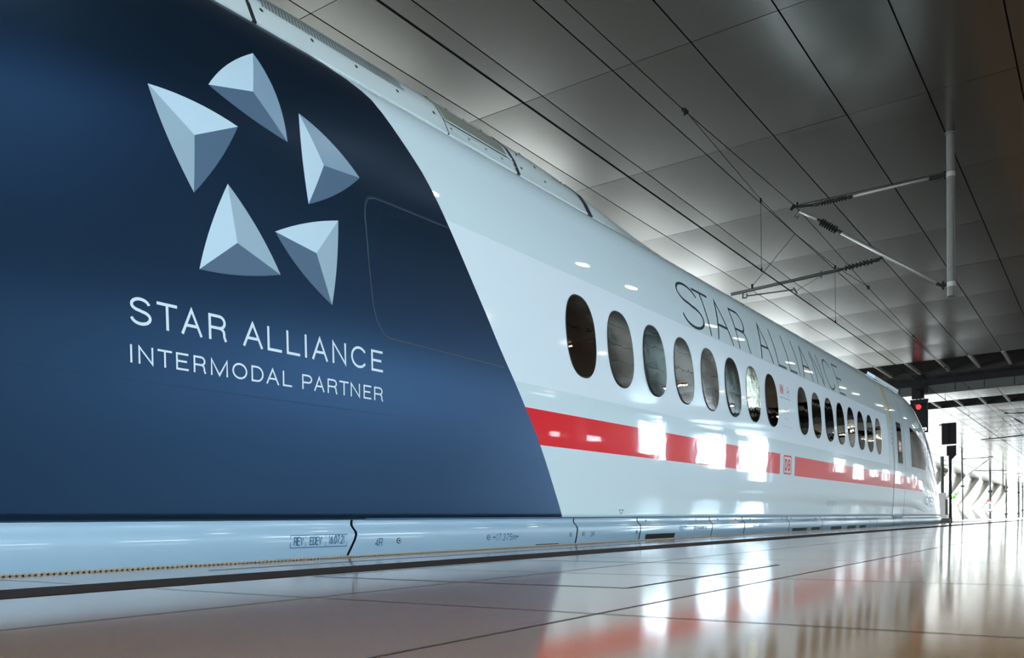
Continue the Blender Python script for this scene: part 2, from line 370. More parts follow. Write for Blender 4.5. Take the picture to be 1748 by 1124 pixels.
def letter(gm, ch, ya, yb, a0, a1, th, off=.0015, mi=0, step=None, arcmap=False):
    """glyph between ya..yb along the train and a0..a1 upward (stroke edges kept inside the box)"""
    x0, x1 = ya+th/2, yb-th/2; v0, v1 = a0+th/2, a1-th/2
    if ch == 'I': x0 = ya; x1 = yb
    if ch in 'AVvM': v0, v1 = a0, a1-(th*.4 if ch in 'AM' else 0)
    f = (lambda u, v: S(u, zof(v), off)) if arcmap else (lambda u, v: S(u, v, off))
    for st in GL[ch]:
        pts = [(x0+(x1-x0)*u, v0+(v1-v0)*v) for u, v in st]
        # run terminals to the box edge
        cl = hypot(pts[0][0]-pts[-1][0], pts[0][1]-pts[-1][1]) < 1e-6
        if not cl:
            q = list(pts)
            for idx, nb in ((0, 1), (-1, -2)):
                a, b = q[idx], q[nb]
                if st[idx][1] in (0, 1) and abs(a[1]-b[1]) > 1e-6 and ch not in 'AVvM':
                    k = (th/2)/abs(a[1]-b[1]); q[idx] = (a[0]+(a[0]-b[0])*k, a[1]+(a[1]-b[1])*k)
                elif st[idx][0] in (0, 1) and abs(a[0]-b[0]) > 1e-6 and abs(a[1]-b[1]) < 1e-6:
                    q[idx] = (a[0]+(th/2 if a[0] > b[0] else -th/2), a[1])
            pts = q
        else: pts = pts[:-1]
        ribbon_on(gm, pts, th, f, mi, closed=cl, step=step)
def text(gm, s, y0, y1, z0, z1, th, off=.0015, mi=0, gap=.28, space=.6, slant=0):
    wd = {'I': .25, '1': .55, '.': .2, ' ': space, 'M': 1.25, 'm': 1.4, '-': .7, 'T': 1, 'i': .25, 'l': .25, 't': .6, 'r': .6, 'f': .6, '>': 1.1, '<': 1.1}
    tot = sum(wd.get(c, 1)+gap for c in s)-gap; k = (y1-y0)/tot; x = y0
    for c in s:
        wc = wd.get(c, 1)
        if c != ' ': letter(gm, c, x, x+wc*k, z0, z1, th, off, mi)
        x += (wc+gap)*k

# big lettering on the navy film
def word(name, spec, z0, z1, th, m, lab, arcmap=False, step=None):
    gm = G()
    for ch, a, b in spec: letter(gm, ch, a, b, z0, z1, th, .0018, 0, step, arcmap)
    return child(name, gm, m, train, label=lab)
def words(seq, z0, z1, th, m, labs, arcmap=False, step=None):
    """each word its own part; a word starts again wherever the break marker stands"""
    cur = []; i = 0
    for it in seq+[None]:
        if it is None:
            word('lettering', cur, z0, z1, th, m, labs[i], arcmap, step); cur = []; i += 1
        else: cur.append(it)
words([('S',2.083,2.186),('T',2.209,2.306),('A',2.322,2.430),('R',2.462,2.556), None, ('A',2.644,2.761),('L',2.787,2.873),('L',2.903,2.987),('I',3.0175,3.0335),
      ('A',3.064,3.174),('N',3.204,3.302),('C',3.337,3.453),('E',3.489,3.579)], .886, .999, .0128, 'textW', ['large pale word star on navy film', 'large pale word alliance on navy film'])
words([('I',2.082,2.092),('N',2.119,2.187),('T',2.207,2.275),('E',2.294,2.355),('R',2.380,2.443),('M',2.468,2.559),('O',2.583,2.666),('D',2.690,2.760),
      ('A',2.775,2.854),('L',2.876,2.933), None, ('P',2.998,3.065),('A',3.075,3.147),('R',3.167,3.235),('T',3.25,3.316),('N',3.331,3.400),('E',3.427,3.486),('R',3.508,3.577)],
      .730, .803, .0086, 'textW', ['smaller pale word intermodal', 'smaller pale word partner'])
words([('S',7.86,8.45),('T',8.35,8.76),('A',8.739,9.205),('R',9.37,9.75), None, ('A',10.10,10.555),('L',10.735,11.063),('L',11.21,11.52),('I',11.63,11.655),
      ('A',11.795,12.27),('N',12.475,12.845),('C',13.03,13.50),('E',13.68,14.025)], 1.927, 2.415, .029, 'textN', ['thin dark blue word star on the white shoulder', 'thin dark blue word alliance on the white shoulder'], True, .06)

# five-part emblem
PXS = [  # corners in photo pixels, with mid-edge bulges: (P0,P1,P2,centre, bulges for edges 01,12,20, facet materials 01,12,20)
 ((251.4,142.6),(405.7,216.7),(330.7,329.2),(331.6,230.9),(3,-6),(6,2),(-6,-3),(0,3,1)),
 ((355.2,144.7),(431.4,91.2),(490.4,243.0),(431.4,156.8),(-6,-7),(10,-5),(-2,3),(0,2,3)),
 ((509.4,193.7),(613.5,304.1),(526.4,348.9),(552.4,282.9),(4,-5),(5,5),(-2,0),(2,3,0)),
 ((388.4,314.1),(478.6,469.5),(340.0,459.9),(404.8,415.1),(5,-2),(0,6),(-5,0),(1,3,0)),
 ((469.2,395.7),(576.9,377.0),(566.6,521.6),(540.0,432.6),(-1,-5),(3,1),(-6,3),(0,1,3)),
]
def skin_point(px, py):
    """where the line of sight of a measured pixel meets the train's side: gives the (y,z) of a marking on the skin"""
    a, b = (px-874)/FPX, (CYP-py)/FPX
    d = [FV[i]+RV[i]*a+UV[i]*b for i in range(3)]; d = [c/-d[0] for c in d]
    t = 3.2
    while t-prof(min(d[2]*t, 2.95)) < 0 and t < 4.7: t += .004
    lo, hi = t-.004, t
    for _ in range(24):
        m = (lo+hi)/2
        if m-prof(min(d[2]*m, 2.95)) < 0: lo = m
        else: hi = m
    return d[1]*hi, d[2]*hi
for p0, p1, p2, c, b01, b12, b20, fm in PXS:
    gm = G(); cs = skin_point(*c)
    for (a, b, bl, mi) in ((p0, p1, b01, fm[0]), (p1, p2, b12, fm[1]), (p2, p0, b20, fm[2])):
        pts = []
        for i in range(11):
            t = i/10; k = 4*t*(1-t)
            pts.append(skin_point(a[0]+(b[0]-a[0])*t+bl[0]*k, a[1]+(b[1]-a[1])*t+bl[1]*k))
        # fan with inner subdivision so it hugs the curved skin
        n = len(gm.v); NS = 5
        for s_ in range(NS+1):
            for q in pts:
                t = s_/NS; gm.v.append(tuple(S(cs[0]+(q[0]-cs[0])*t, cs[1]+(q[1]-cs[1])*t, .0018)))
        for s_ in range(NS):
            for i in range(10):
                k = n+s_*11+i; gm.f.append((k, k+1, k+12, k+11)); gm.m.append(mi)
    child('emblem_facet', gm, ['logoL', 'logoM', 'logoM2', 'logoD'], train)

# recessed panel outline under the film
gm = G()
f = lambda u, v: S(u, v, .0012)
o_ = [(4.75,1.083),(3.63,1.09),(3.585,1.11),(3.545,1.16),(3.52,1.24),(3.512,1.4),(3.51,1.72),(3.522,1.79),(3.55,1.83),(3.60,1.85),(4.26,1.862)]
ribbon_on(gm, o_, .007, f, 0, step=.06)
ribbon_on(gm, [(4.45,1.16),(3.66,1.165),(3.61,1.23),(3.60,1.72),(3.66,1.78),(4.25,1.80)], .003, f, 0, step=.06)
child('flush_panel_outline', gm, 'groove', train)
gm = G(); ribbon_on(gm, [(a+.006, b-.008) for a, b in o_], .004, lambda u, v: S(u, v, .0014), 0, step=.06)  # lighter ribbon paints a highlight beside the dark outline
child('flush_panel_highlight', gm, 'grooveL', train)
gm = G(); ribbon_on(gm, [(-8, .66), (4.9, .66)], .0014, f, 0, step=.3); ribbon_on(gm, [(-8, 2.53), (3.7, 2.53)], .004, f, 0, step=.3)
child('film_seam', gm, 'groove', train)

# DB roundel in the stripe and the cluster of small partner marks
def rrect(y0, y1, z0, z1, r, n=5):
    return [p for cx, cz, a in ((y1-r, z1-r, 0), (y0+r, z1-r, 90), (y0+r, z0+r, 180), (y1-r, z0+r, 270)) for p in arc(cx, cz, r, r, a, a+90, n)]
def boxed(y0, y1, z0, z1, th, m, lab, bold):
    gm = G(); ribbon_on(gm, rrect(y0+th/2, y1-th/2, z0+th/2, z1-th/2, th*1.4), th, lambda u, v: S(u, v, .0018), 0, True)
    w_ = y1-y0; h_ = z1-z0
    letter(gm, 'D', y0+w_*.16, y0+w_*.47, z0+h_*.19, z1-h_*.19, bold, .0018); letter(gm, 'B', y0+w_*.54, y0+w_*.86, z0+h_*.19, z1-h_*.19, bold, .0018)
    return child('boxed_letters', gm, m, train, label=lab)
boxed(10.705, 11.035, .603, .838, .021, 'red', 'red framed letters D B on white gap in the stripe', .032)
boxed(10.66, 10.80, 1.585, 1.69, .009, 'redsign', 'small red framed letters D B between two windows', .014)
gm = G(); f18 = lambda u, v: S(u, v, .0018)
ribbon_on(gm, arc(10.985, 1.63, .062, .058, 0, 345, 22), .004, f18, 0, True)
patch_poly(gm, [(10.945,1.62),(10.975,1.632),(11.0,1.66),(10.998,1.638),(11.03,1.652),(10.99,1.618),(10.97,1.604),(10.975,1.62)], .0018)
ribbon_on(gm, [(10.62,1.535),(11.06,1.535)], .006, f18, 0)
child('partner_mark', gm, 'textB', train, label='small blue circled bird mark above a thin rule')
for k in range(5):
    gm = G(); a = radians(90+72*k); cy_, cz_ = 10.84+.062*cos(a), 1.335+.062*sin(a)
    t = a+radians(40)
    patch_poly(gm, [(cy_+.032*cos(t), cz_+.032*sin(t)), (cy_+.014*cos(t+2.2), cz_+.014*sin(t+2.2)), (cy_+.014*cos(t-2.2), cz_+.014*sin(t-2.2))], .0018)
    child('small_emblem_facet', gm, 'textG', train, label='grey facet of the tiny emblem between two windows')
gm = G()
text(gm, 'STAR ALLIANCE', 10.68, 11.06, 1.175, 1.195, .0025, .0018)
child('small_lettering', gm, 'textG', train)
# small notices on the body
gm = G(); text(gm, '407 007-4', 12.79, 13.30, .225, .31, .012, .0018); child('fleet_number', gm, 'textG', train)
gm = G(); ribbon_on(gm, [(6.41,.148),(6.49,.148),(6.45,.112)], .007, f18, 0, True); child('jacking_mark', gm, 'textB', train)
gm = G(); text(gm, 'ICE', 20.55, 21.9, .30, .52, .035, .004); child('train_class_letters', gm, 'textG', train)

# ---- oval windows
tilts = {0: (.2, -1.2, 'glass'), 1: (.3, -2.2, 'glassB'), 2: (-1.4, -4.0, 'glassE'), 3: (.2, -2.8, 'glassB'), 4: (.6, -2.0, 'glassB'), 5: (-.8, -4.2, 'glassE'), 6: (1.2, -1.2, 'glassG'),
         7: (-.4, -3.0, 'glass'), 9: (0, -2.6, 'glass'), 10: (1.0, .3, 'glassG'), 11: (.2, -3.2, 'glassD'), 12: (-.3, -2.6, 'glass'), 13: (1.0, .4, 'glassG'), 14: (.5, -2.4, 'glassD'), 15: (.2, -2.0, 'glass'), 16: (.9, .3, 'glassG')}
def window(k):
    yc = 5.807+.6425*k; zc = 1.4545; A_, B_ = .219, .303
    ty, tz, m = tilts[k]
    def sup(t, s=1.0):
        c, s2 = cos(t), sin(t); e = 2/2.35
        return (yc+s*A_*abs(c)**e*(1 if c >= 0 else -1), zc+s*B_*abs(s2)**e*(1 if s2 >= 0 else -1))
    N = 48; ring = [sup(2*pi*i/N) for i in range(N)]; ring2 = [sup(2*pi*i/N, 1.035) for i in range(N)]
    gm = G(); vs_ = []; lift = (abs(radians(ty))*A_+abs(radians(tz))*B_)*.35
    for s_ in (1.0, .8, .6, .4, .2):
        for y, z in ring:
            y2, z2 = yc+(y-yc)*s_, zc+(z-zc)*s_
            b = S(y2, z2, .0024); b.x += (radians(ty)*(y2-yc)+radians(tz)*(z2-zc))*.35+lift; vs_.append(b)
    cpt = S(yc, zc, .0024); cpt.x += lift; vs_.append(cpt)
    fs = []
    for r_ in range(4):
        for i in range(N): fs.append((r_*N+i, r_*N+(i+1) % N, (r_+1)*N+(i+1) % N, (r_+1)*N+i))
    for i in range(N): fs.append((4*N+i, 4*N+(i+1) % N, 5*N))
    gm.add(vs_, fs)
    o = child('window', gm, m, train, smooth=True)
    gm = G(); patch_poly(gm, ring2, .0014)
    n1 = len(gm.v)
    for i in range(N): gm.v.append(tuple(vs_[i])); gm.v.append(tuple(S(ring[i][0], ring[i][1], .0015)))
    for i in range(N): k2 = (i+1) % N; gm.f.append((n1+2*i, n1+2*k2, n1+2*k2+1, n1+2*i+1)); gm.m.append(0)
    child('window_seal', gm, 'rubber', o)
for k in tilts: window(k)

# ---- door with its window, seams
def skin_m(z): return 2 if .597 < z < .842 else 0
gm = G(); zs_ = [.10,.2,.3,.42,.51,.597,.66,.72,.78,.842,.95,1.06,1.2,1.35,1.5,1.66,1.8,1.92,2.04,2.16,2.28,2.4,2.5,2.56]
grid_patch(gm, 17.385, 18.385, 0, 0, .004, 6, fmat=skin_m, zs=zs_)
door = child('door', gm, ['white', 'navy', 'red'], train, smooth=True)
gm = G()
for yy in (17.37, 18.40): ribbon_on(gm, [(yy, .085), (yy, 2.57)], .03, lambda u, v: S(u, v, .0045), 0, step=.08)
ribbon_on(gm, [(17.37, 2.57), (18.40, 2.57)], .02, lambda u, v: S(u, v, .0045), 0, step=.2)
ribbon_on(gm, [(17.45, .088), (18.40, .088)], .05, lambda u, v: S(u, v, .006), 0, step=.2)
child('door_seal', gm, 'textB', door)
gm = G(); grid_patch(gm, 17.70, 18.13, 1.08, 1.85, .007, 3, 8); dw = child('door_window', gm, 'glassD', door, smooth=True)
gm = G(); grid_patch(gm, 17.78, 18.05, 1.30, 1.50, .010, 2, 3); child('red_sticker', gm, 'redsign', dw)
gm = G(); grid_patch(gm, 17.84, 17.97, 1.43, 1.46, .012, 1, 1); grid_patch(gm, 17.84, 17.97, 1.34, 1.38, .012, 1, 1); child('sticker_text', gm, 'signw', dw)
gm = G(); ribbon_on(gm, [(17.24, 2.52), (17.24, 1.78)], .11, lambda u, v: S(u, v, .002), 0, step=.08); child('yellow_door_stripe', gm, 'yellow', train)
for i in range(4):
    gm = G(); grid_patch(gm, 17.2, 17.27, 1.66-.09*i, 1.70-.09*i, .003, 1, 1)
    child('small_blue_notice', gm, 'textB', train)
gm = G()
for p in ((17.3, 2.64), (17.3, 2.72)): pass
top = [S(17.5, 2.66, .01), S(19.6, 2.64, .01), S(19.6, 2.74, .01), S(17.5, 2.76, .01)]
gm.add([*top, *[p+Vector((.02, 0, .05)) for p in top]], [(0,1,2,3),(4,5,6,7),(0,1,5,4),(1,2,6,5),(2,3,7,6),(3,0,4,7)])
child('rain_gutter', gm, 'white', train)

# ---- cab side window and windscreen
gm = G(); n = 10
def quadpatch(gm, q, off, nu=12, nv=8, mi=0):
    n0 = len(gm.v)
    for i in range(nv+1):
        for j in range(nu+1):
            u, v = j/nu, i/nv
            y = (q[0][0]*(1-u)+q[1][0]*u)*(1-v)+(q[3][0]*(1-u)+q[2][0]*u)*v
            z = (q[0][1]*(1-u)+q[1][1]*u)*(1-v)+(q[3][1]*(1-u)+q[2][1]*u)*v
            gm.v.append(tuple(S(y, z, off)))
    for i in range(nv):
        for j in range(nu):
            a = n0+i*(nu+1)+j; gm.f.append((a, a+1, a+nu+2, a+nu+1)); gm.m.append(mi)
quadpatch(gm, [(19.08,1.065),(20.75,1.08),(21.55,1.60),(19.10,1.87)], .004)
child('cab_side_window', gm, 'glassC', train, smooth=True)
gm = G()
quadpatch(gm, [(21.3,1.16),(24.6,.98),(24.75,2.9),(21.75,2.1)], .005, 24, 14)
child('windscreen', gm, 'glassC', train, smooth=True)
gm = G(); quadpatch(gm, [(22.6,.40),(24.4,.40),(24.2,.68),(22.3,.70)], .004, 16, 5); child('nose_stripe', gm, 'red', train, smooth=True, label='red stripe piece on the nose')

# ---- skirt panels
SKP = [(.083,3.330),(.07,3.334),(.055,3.334),(.038,3.322),(.022,3.306),(.005,3.301),(-.02,3.303),(-.06,3.312),(-.1,3.323),(-.2,3.352),(-.35,3.40),(-.6,3.46),(-.85,3.55)]
def skirt_pt(y, k, off=0.0):
    z, x = SKP[k]; b = S0(y, .087); base = -b.x
    return Vector((-(base+(x-3.326)-off), y, z))
def skirt_at(y, z, off):
    for (z1, x1), (z0, x0) in zip(SKP, SKP[1:]):
        if z0 <= z <= z1:
            t = (z-z0)/(z1-z0); x = x0+(x1-x0)*t; break
    else: x = SKP[0][1] if z > SKP[0][0] else SKP[-1][1]
    return Vector((S0(y, .087).x-(x-3.326)+off, y, z))
JN = [-9, 3.352, 5.69, 6.765, 8.40, 9.35, 10.97, 12.50, 15.95, 17.37, 19.05, 24.9]
slant = {3.352: -.055}
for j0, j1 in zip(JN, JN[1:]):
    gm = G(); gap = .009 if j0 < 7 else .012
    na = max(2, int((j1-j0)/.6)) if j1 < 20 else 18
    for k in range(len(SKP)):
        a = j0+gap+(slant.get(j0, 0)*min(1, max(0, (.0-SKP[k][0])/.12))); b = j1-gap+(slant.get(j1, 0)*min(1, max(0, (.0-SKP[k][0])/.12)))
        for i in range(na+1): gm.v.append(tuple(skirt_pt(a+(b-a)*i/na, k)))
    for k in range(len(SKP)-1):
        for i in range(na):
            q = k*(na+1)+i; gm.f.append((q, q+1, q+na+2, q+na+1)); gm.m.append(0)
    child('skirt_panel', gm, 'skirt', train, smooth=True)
# dark backing behind the skirt joints and the far-side skirt
gm = G(); ys = [-9, 0, 6, 12, 18, 20, 21, 22, 23, 23.8, 24.4, 24.8]
for y in ys:
    b = S0(y, .087).x
    for z, dx in ((.10, .035), (-.1, .05), (-.85, .25)): gm.v.append((b-dx, y, z))
for i in range(len(ys)-1):
    for k in range(2): a = i*3+k; gm.f.append((a, a+3, a+4, a+1)); gm.m.append(0)
child('underframe', gm, 'line', train)
gm = G()
for y in ys:
    b = -9.54-S0(y, .087).x
    for z, dx in ((.087, 0), (-.1, .0), (-.85, .25)): gm.v.append((b+dx, y, z))
for i in range(len(ys)-1):
    for k in range(2): a = i*3+k; gm.f.append((a, a+3, a+4, a+1)); gm.m.append(0)
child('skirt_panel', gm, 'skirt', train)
# seam line between body and skirt
gm = G(); ribbon_on(gm, [(3.45, .088), (24.5, .088)], .010, lambda u, v: S(u, v, .003), 0, step=.4); child('body_seam', gm, 'textB', train)
# vents and bolts in the skirt
def sk_quad(gm, y0, y1, z0, z1, off=.002, mi=0, lean=0):
    gm.add([skirt_at(y0+lean, z0, off), skirt_at(y1+lean, z0, off), skirt_at(y1, z1, off), skirt_at(y0, z1, off)], [(0, 1, 2, 3)], mi)
gm = G(); sk_quad(gm, 6.88, 7.50, -.2, -.06, .002, 0)
for i in range(22): sk_quad(gm, 6.895+i*.0275, 6.902+i*.0275, -.19, -.066, .004, 1)
child('vent_grille', gm, ['line', 'bolt'], train)
for a, b in ((11.13, 11.78), (12.0, 12.42), (13.0, 13.6), (13.95, 14.5), (14.75, 15.2)):
    gm = G(); sk_quad(gm, a, b, -.2, -.065, .002); child('vent_slot', gm, 'line', train)
gm = G(); sk_quad(gm, 5.13, 5.44, -.16, -.098, .006, 0); sk_quad(gm, 5.15, 5.42, -.15, -.103, .008, 1); child('step_bracket', gm, ['line', 'steel'], train)
gm = G(); sk_quad(gm, 9.17, 9.30, -.16, .035, .006, 0); sk_quad(gm, 9.24, 9.28, -.16, .03, .008, 1); child('ladder_recess', gm, ['line', 'steel'], train)
def skbolt(y, z, r=.017):
    p = skirt_at(y, z, .001); gm = G(); gm.disc(p, (1, 0, 0), r, .004, 18, 0); gm.disc(p+Vector((.004, 0, 0)), (1, 0, 0), r*.72, .001, 18, 1); gm.disc(p+Vector((.005, 0, 0)), (1, 0, 0), r*.4, .001, 12, 0)
    child('bolt', gm, ['bolt', 'skirt'], train)
for y, z in ((3.69, -.036), (4.552, -.036), (5.60, -.038), (5.785, -.036), (6.70, -.038), (6.93, .055), (8.05, .055), (8.62, .055), (9.15, .055), (9.62, .055), (10.75, .055), (11.15, .055), (12.25, .055), (12.75, .055), (13.9, .055), (14.6, .055)):
    skbolt(y, z, .017 if z < 0 else .012)
# skirt lettering
def sktext(s, y0, y1, z0, z1, th, m='textB', boxz=None, gap=.28, lab=None):
    gm = G(); wd = {'I': .25, '1': .55, '.': .2, ' ': .6, 'm': 1.2, '>': 1.0, '<': 1.0, 'i': .25, 'r': .6}
    tot = sum(wd.get(c, 1)+gap for c in s)-gap; k = (y1-y0)/tot; x = y0
    for c in s:
        wc = wd.get(c, 1)
        if c != ' ':
            zz0, zz1 = z0, z1
            for st in GL[c]:
                pts = [(x+(wc*k)*u, zz0+(zz1-zz0)*v) for u, v in st]
                cl = hypot(pts[0][0]-pts[-1][0], pts[0][1]-pts[-1][1]) < 1e-6
                ribbon_on(gm, pts[:-1] if cl else pts, th, lambda u, v: skirt_at(u, v, .002), 0, cl)
        x += (wc+gap)*k
    if boxz:
        a, b, c_, d, divs = boxz
        fs_ = lambda u, v: skirt_at(u, v, .002)
        ribbon_on(gm, [(a, c_), (b, c_), (b, d), (a, d)], .0035, fs_, 0, True)
        for q in divs: ribbon_on(gm, [(q, c_), (q, d)], .0025, fs_, 0)
    return child('notice', gm, m, train, label=lab)
sktext('REV', 2.925, 2.982, -.040, -.002, .0056, boxz=(2.902, 3.285, -.053, .008, (3.0, 3.135)), lab='boxed revision notice')
sktext('EDEV', 3.028, 3.105, -.040, -.002, .0056)
sktext('16.07.21', 3.155, 3.268, -.038, .002, .0056)
sktext('4R', 3.503, 3.557, -.062, -.02, .0056)
sktext('>17.375m<', 4.60, 4.905, -.058, -.018, .0056, gap=.35)
sktext('3R', 5.895, 5.96, -.058, -.025, .0055)
sktext('007', 7.58, 7.74, -.035, .0, .006)
sktext('DB Fernverkehr AG', 7.93, 8.25, -.035, .0, .006)
sktext('407 007', 9.62, 9.95, -.03, .0, .007, boxz=(9.58, 10.0, -.09, .012, ()))
sktext('21 4', 15.35, 15.8, -.05, .0, .01, boxz=(15.2, 15.9, -.07, .02, ()))

# ---- roof fairing
FS = [(3.684,2.672),(3.672,2.688),(3.684,2.712),(3.72,2.80),(3.785,2.905),(3.895,3.011),(4.08,3.10),(4.40,3.155),(4.77,3.175)]
BS = [(3.684,2.672),(3.690,2.678),(3.71,2.695),(3.76,2.735),(3.82,2.772),(3.92,2.825),(4.10,2.88),(4.40,2.93),(4.77,2.945)]
def fsec(y, k=1.0, off=0.0):
    pts = []
    for (a, b), (c, d) in zip(FS, BS):
        pts.append(Vector((-(c+(a-c)*k-off), y, d+(b-d)*k+off*.4)))
    return pts
def fairing(name, y0, y1, kf, n=4, skew=0.0, lab=None):
    """panel between y0 and y1 over the full width; skew leans the end joints as they climb"""
    gm = G(); nn = 2*len(FS)-1
    for i in range(n+1):
        y = y0+(y1-y0)*i/n; L = fsec(y, kf(y))
        for q, p in enumerate(L): p.y += skew*(p.z-2.67)
        R = [Vector((-9.54-p.x, p.y, p.z)) for p in L[:-1]][::-1]
        for p in L+R: gm.v.append(tuple(p))
    for i in range(n):
        for k in range(nn-1):
            a = i*nn+k; gm.f.append((a, a+1, a+nn+1, a+nn)); gm.m.append(0)
    for e in (0, n): gm.f.append(tuple(range(e*nn, (e+1)*nn))); gm.m.append(0)
    o = child(name, gm, 'fair', train, smooth=True, label=lab)
    md = o.modifiers.new('es', 'EDGE_SPLIT'); md.split_angle = radians(32)
    return o
fairing('roof_fairing', -9, 3.115, lambda y: 1.0, 6, 0)
f1 = fairing('roof_fairing', 3.135, 4.742, lambda y: 1.0, 4, 0)
f2 = fairing('roof_fairing', 4.748, 5.57, lambda y: .985, 3, 0)
f3 = fairing('roof_fairing', 5.605, 6.655, lambda y: 1.0-.16*max(0, (y-5.9)/.76)**2, 8, 0, 'tapering end piece of the roof fairing')
f4 = fairing('roof_fairing', 6.72, 9.2, lambda y: max(0, .88*(1-((y-6.72)/2.3))**1.6) if y < 9.0 else 0, 14, 0, 'smooth tail sloping down into the roof')
for y0, y1, sk in ((3.11, 3.14, 0), (4.738, 4.75, 0), (5.565, 5.61, 0), (6.645, 6.73, 0)):
    L0 = fsec(y0, 1.0 if y0 < 6 else .87, .001); L1 = fsec(y1, 1.0 if y0 < 6 else .87, .001)
    gm = G(); n = 0
    for a, b in zip(L0, L1):
        a.y += sk*(a.z-2.67); b.y += sk*(b.z-2.67); gm.v += [tuple(a), tuple(b)]
    for i in range(len(L0)-1): gm.f.append((n+2*i, n+2*i+2, n+2*i+3, n+2*i+1)); gm.m.append(0)
    child('fairing_joint', gm, 'line', train)
def fpt(y, z, off=0.002, k=1.0):
    L = fsec(0, k)
    for a, b in zip(L, L[1:]):
        if a.z <= z <= b.z and b.z > a.z:
            t = (z-a.z)/(b.z-a.z); return Vector((a.x+(b.x-a.x)*t+off, y, z+off*.6))
    return L[-1]
gm = G(); random.seed(3)
for r_ in range(8):
    z0 = 2.845+.0165*r_
    for c_ in range(52):
        y0 = 3.20+c_*.0235+(.012 if r_ % 2 else 0)+.006*(7-r_)
        if y0 > 4.38: continue
        gm.add([fpt(y0, z0), fpt(y0+.015, z0), fpt(y0+.015, z0+.0095), fpt(y0, z0+.0095)], [(0, 1, 2, 3)], 0)
child('perforated_grille', gm, 'line', f1)
gm = G(); n = 8
def fgrid(gm, y0, y1, z0, z1, off, sk, ny=6, nz=5, mi=0):
    n0 = len(gm.v)
    for i in range(nz+1):
        z = z0+(z1-z0)*i/nz
        for j in range(ny+1): gm.v.append(tuple(fpt(y0+(y1-y0)*j/ny+sk*(z-2.67), z, off)))
    for i in range(nz):
        for j in range(ny): a = n0+i*(ny+1)+j; gm.f.append((a, a+1, a+ny+2, a+ny+1)); gm.m.append(mi)
fgrid(gm, 4.77, 5.50, 2.785, 2.955, .004, 0)
child('louvre_panel', gm, 'grille', f2)
gm = G(); fgrid(gm, 4.75, 5.54, 2.775, 2.785, .012, 0, nz=1); fgrid(gm, 4.75, 5.54, 2.955, 2.968, .012, 0, nz=1); fgrid(gm, 4.75, 5.56, 2.712, 2.718, .012, 0, nz=1); fgrid(gm, 4.75, 5.56, 2.757, 2.763, .010, 0, nz=1)
child('louvre_frame', gm, 'fair', f2)
def fbolt(y, z, par):
    p = fpt(y, z, .001); gm = G(); gm.disc(p, (1, 0, .5), .011, .003, 12); child('bolt', gm, 'bolt', par)
for y in (3.212, 3.57, 3.92, 4.285, 4.645): fbolt(y, 2.80, f1)
for y in (4.8, 5.0, 5.2, 5.4): fbolt(y, 2.74, f2)
for y in (4.75, 4.965, 5.17, 5.38, 5.55): fbolt(y, 2.982, f2)
for y, z in ((5.67, 2.762), (6.01, 2.764), (5.72, 2.90), (5.957, 2.877), (6.371, 2.888), (5.92, 3.0)): fbolt(y, z, f3)
gm = G()
for i in range(4):
    for j in range(5):
        y0 = 6.22+j*.025; z0 = 2.86+i*.014; gm.add([fpt(y0, z0), fpt(y0+.014, z0), fpt(y0+.014, z0+.006), fpt(y0, z0+.006)], [(0, 1, 2, 3)], 0)
child('small_louvre', gm, 'line', f3)

# ------------------------------------------------------------------ platform and track bed
T_ = -.0199
def fz(x): return -.172+T_*x
g = G(); ed = -3.2; xe = 6.2
yy = [-12+i*4 for i in range(86)]
for y in yy: g.v += [(ed, y, fz(ed)), (xe, y, fz(xe)), (ed, y, -1.1), (xe, y, -1.1)]
for i in range(len(yy)-1):
    a = i*4; g.f += [(a, a+1, a+5, a+4), (a, a+4, a+6, a+2), (a+1, a+3, a+7, a+5)]; g.m += [0, 0, 0]
floor = build('floor', g, 'floor', kind='structure', smooth=False)
def fstrip(gm, x0, y0, x1, y1, th, dz=.0008, mi=0, tz=0):
    r = ribbon2d([(x0, y0), (x1, y1)], th); gm.add([(p[0], p[1], fz(p[0])+dz) for q in r for p in q], [(0, 2, 3, 1)], mi)
gm = G()
for x in (-.775, -1.525) : fstrip(gm, x, -6, x, 120, .006)
for x in (0.0, .775, 1.55, 2.3): fstrip(gm, x, -6, x, 120, .006)
for y in [1.40-1.06*3, 1.40-1.06*2, 1.40-1.06, 1.40, 2.46, 3.58]+[3.58+1.06*i for i in range(1, 40)]:
    fstrip(gm, -3.17, y, -2.55, y, .005); fstrip(gm, -2.16, y, 3.5, y, .006)
for x in (-1.0, -2.13): fstrip(gm, x, 1.965, x, 3.184, .012)
for y in (1.965, 3.184): fstrip(gm, -1.0, y, -2.13, y, .013)
child('tile_joints', gm, 'joint', floor, kind='structure')
gm = G(); fstrip(gm, -2.34, -10, -2.34, 330, .31, .0012); fstrip(gm, -2.79, 2.05, -2.79, 300, .02, .0012)
child('dark_guide_strip', gm, 'strip', floor, kind='structure')
# ribbed lip on the edge
gm = G()
for i in range(2600):
    y = -2+i*.022
    if y > 12: break
    gm.add([(ed, y, fz(ed)), (ed+.05, y, fz(ed+.05)), (ed, y+.011, fz(ed)), (ed+.05, y+.011, fz(ed+.05)),
            (ed, y+.0055, fz(ed)+.008), (ed+.05, y+.0055, fz(ed)+.008)], [(0, 1, 5, 4), (4, 5, 3, 2), (0, 4, 2), (1, 3, 5)], 0)
gm.box(ed-.004, ed+.05, -12, 320, fz(ed)-.03, fz(ed)+.003)
build('trim_1', gm, 'lip', kind='structure')
g = G(); g.box(-60, ed-.004, -60, 400, -1.3, -.93); build('floor_trackbed', g, 'ballast', kind='structure')
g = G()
for i in range(-4, 7): g.box(-20.4, -16.9, 26.0+9.5*i, 30.8+9.5*i, -.93, -.62)  # pale slabs added to stand in for sun patches the ceiling reflects
build('floor_sun_patches', g, 'conc', kind='structure')
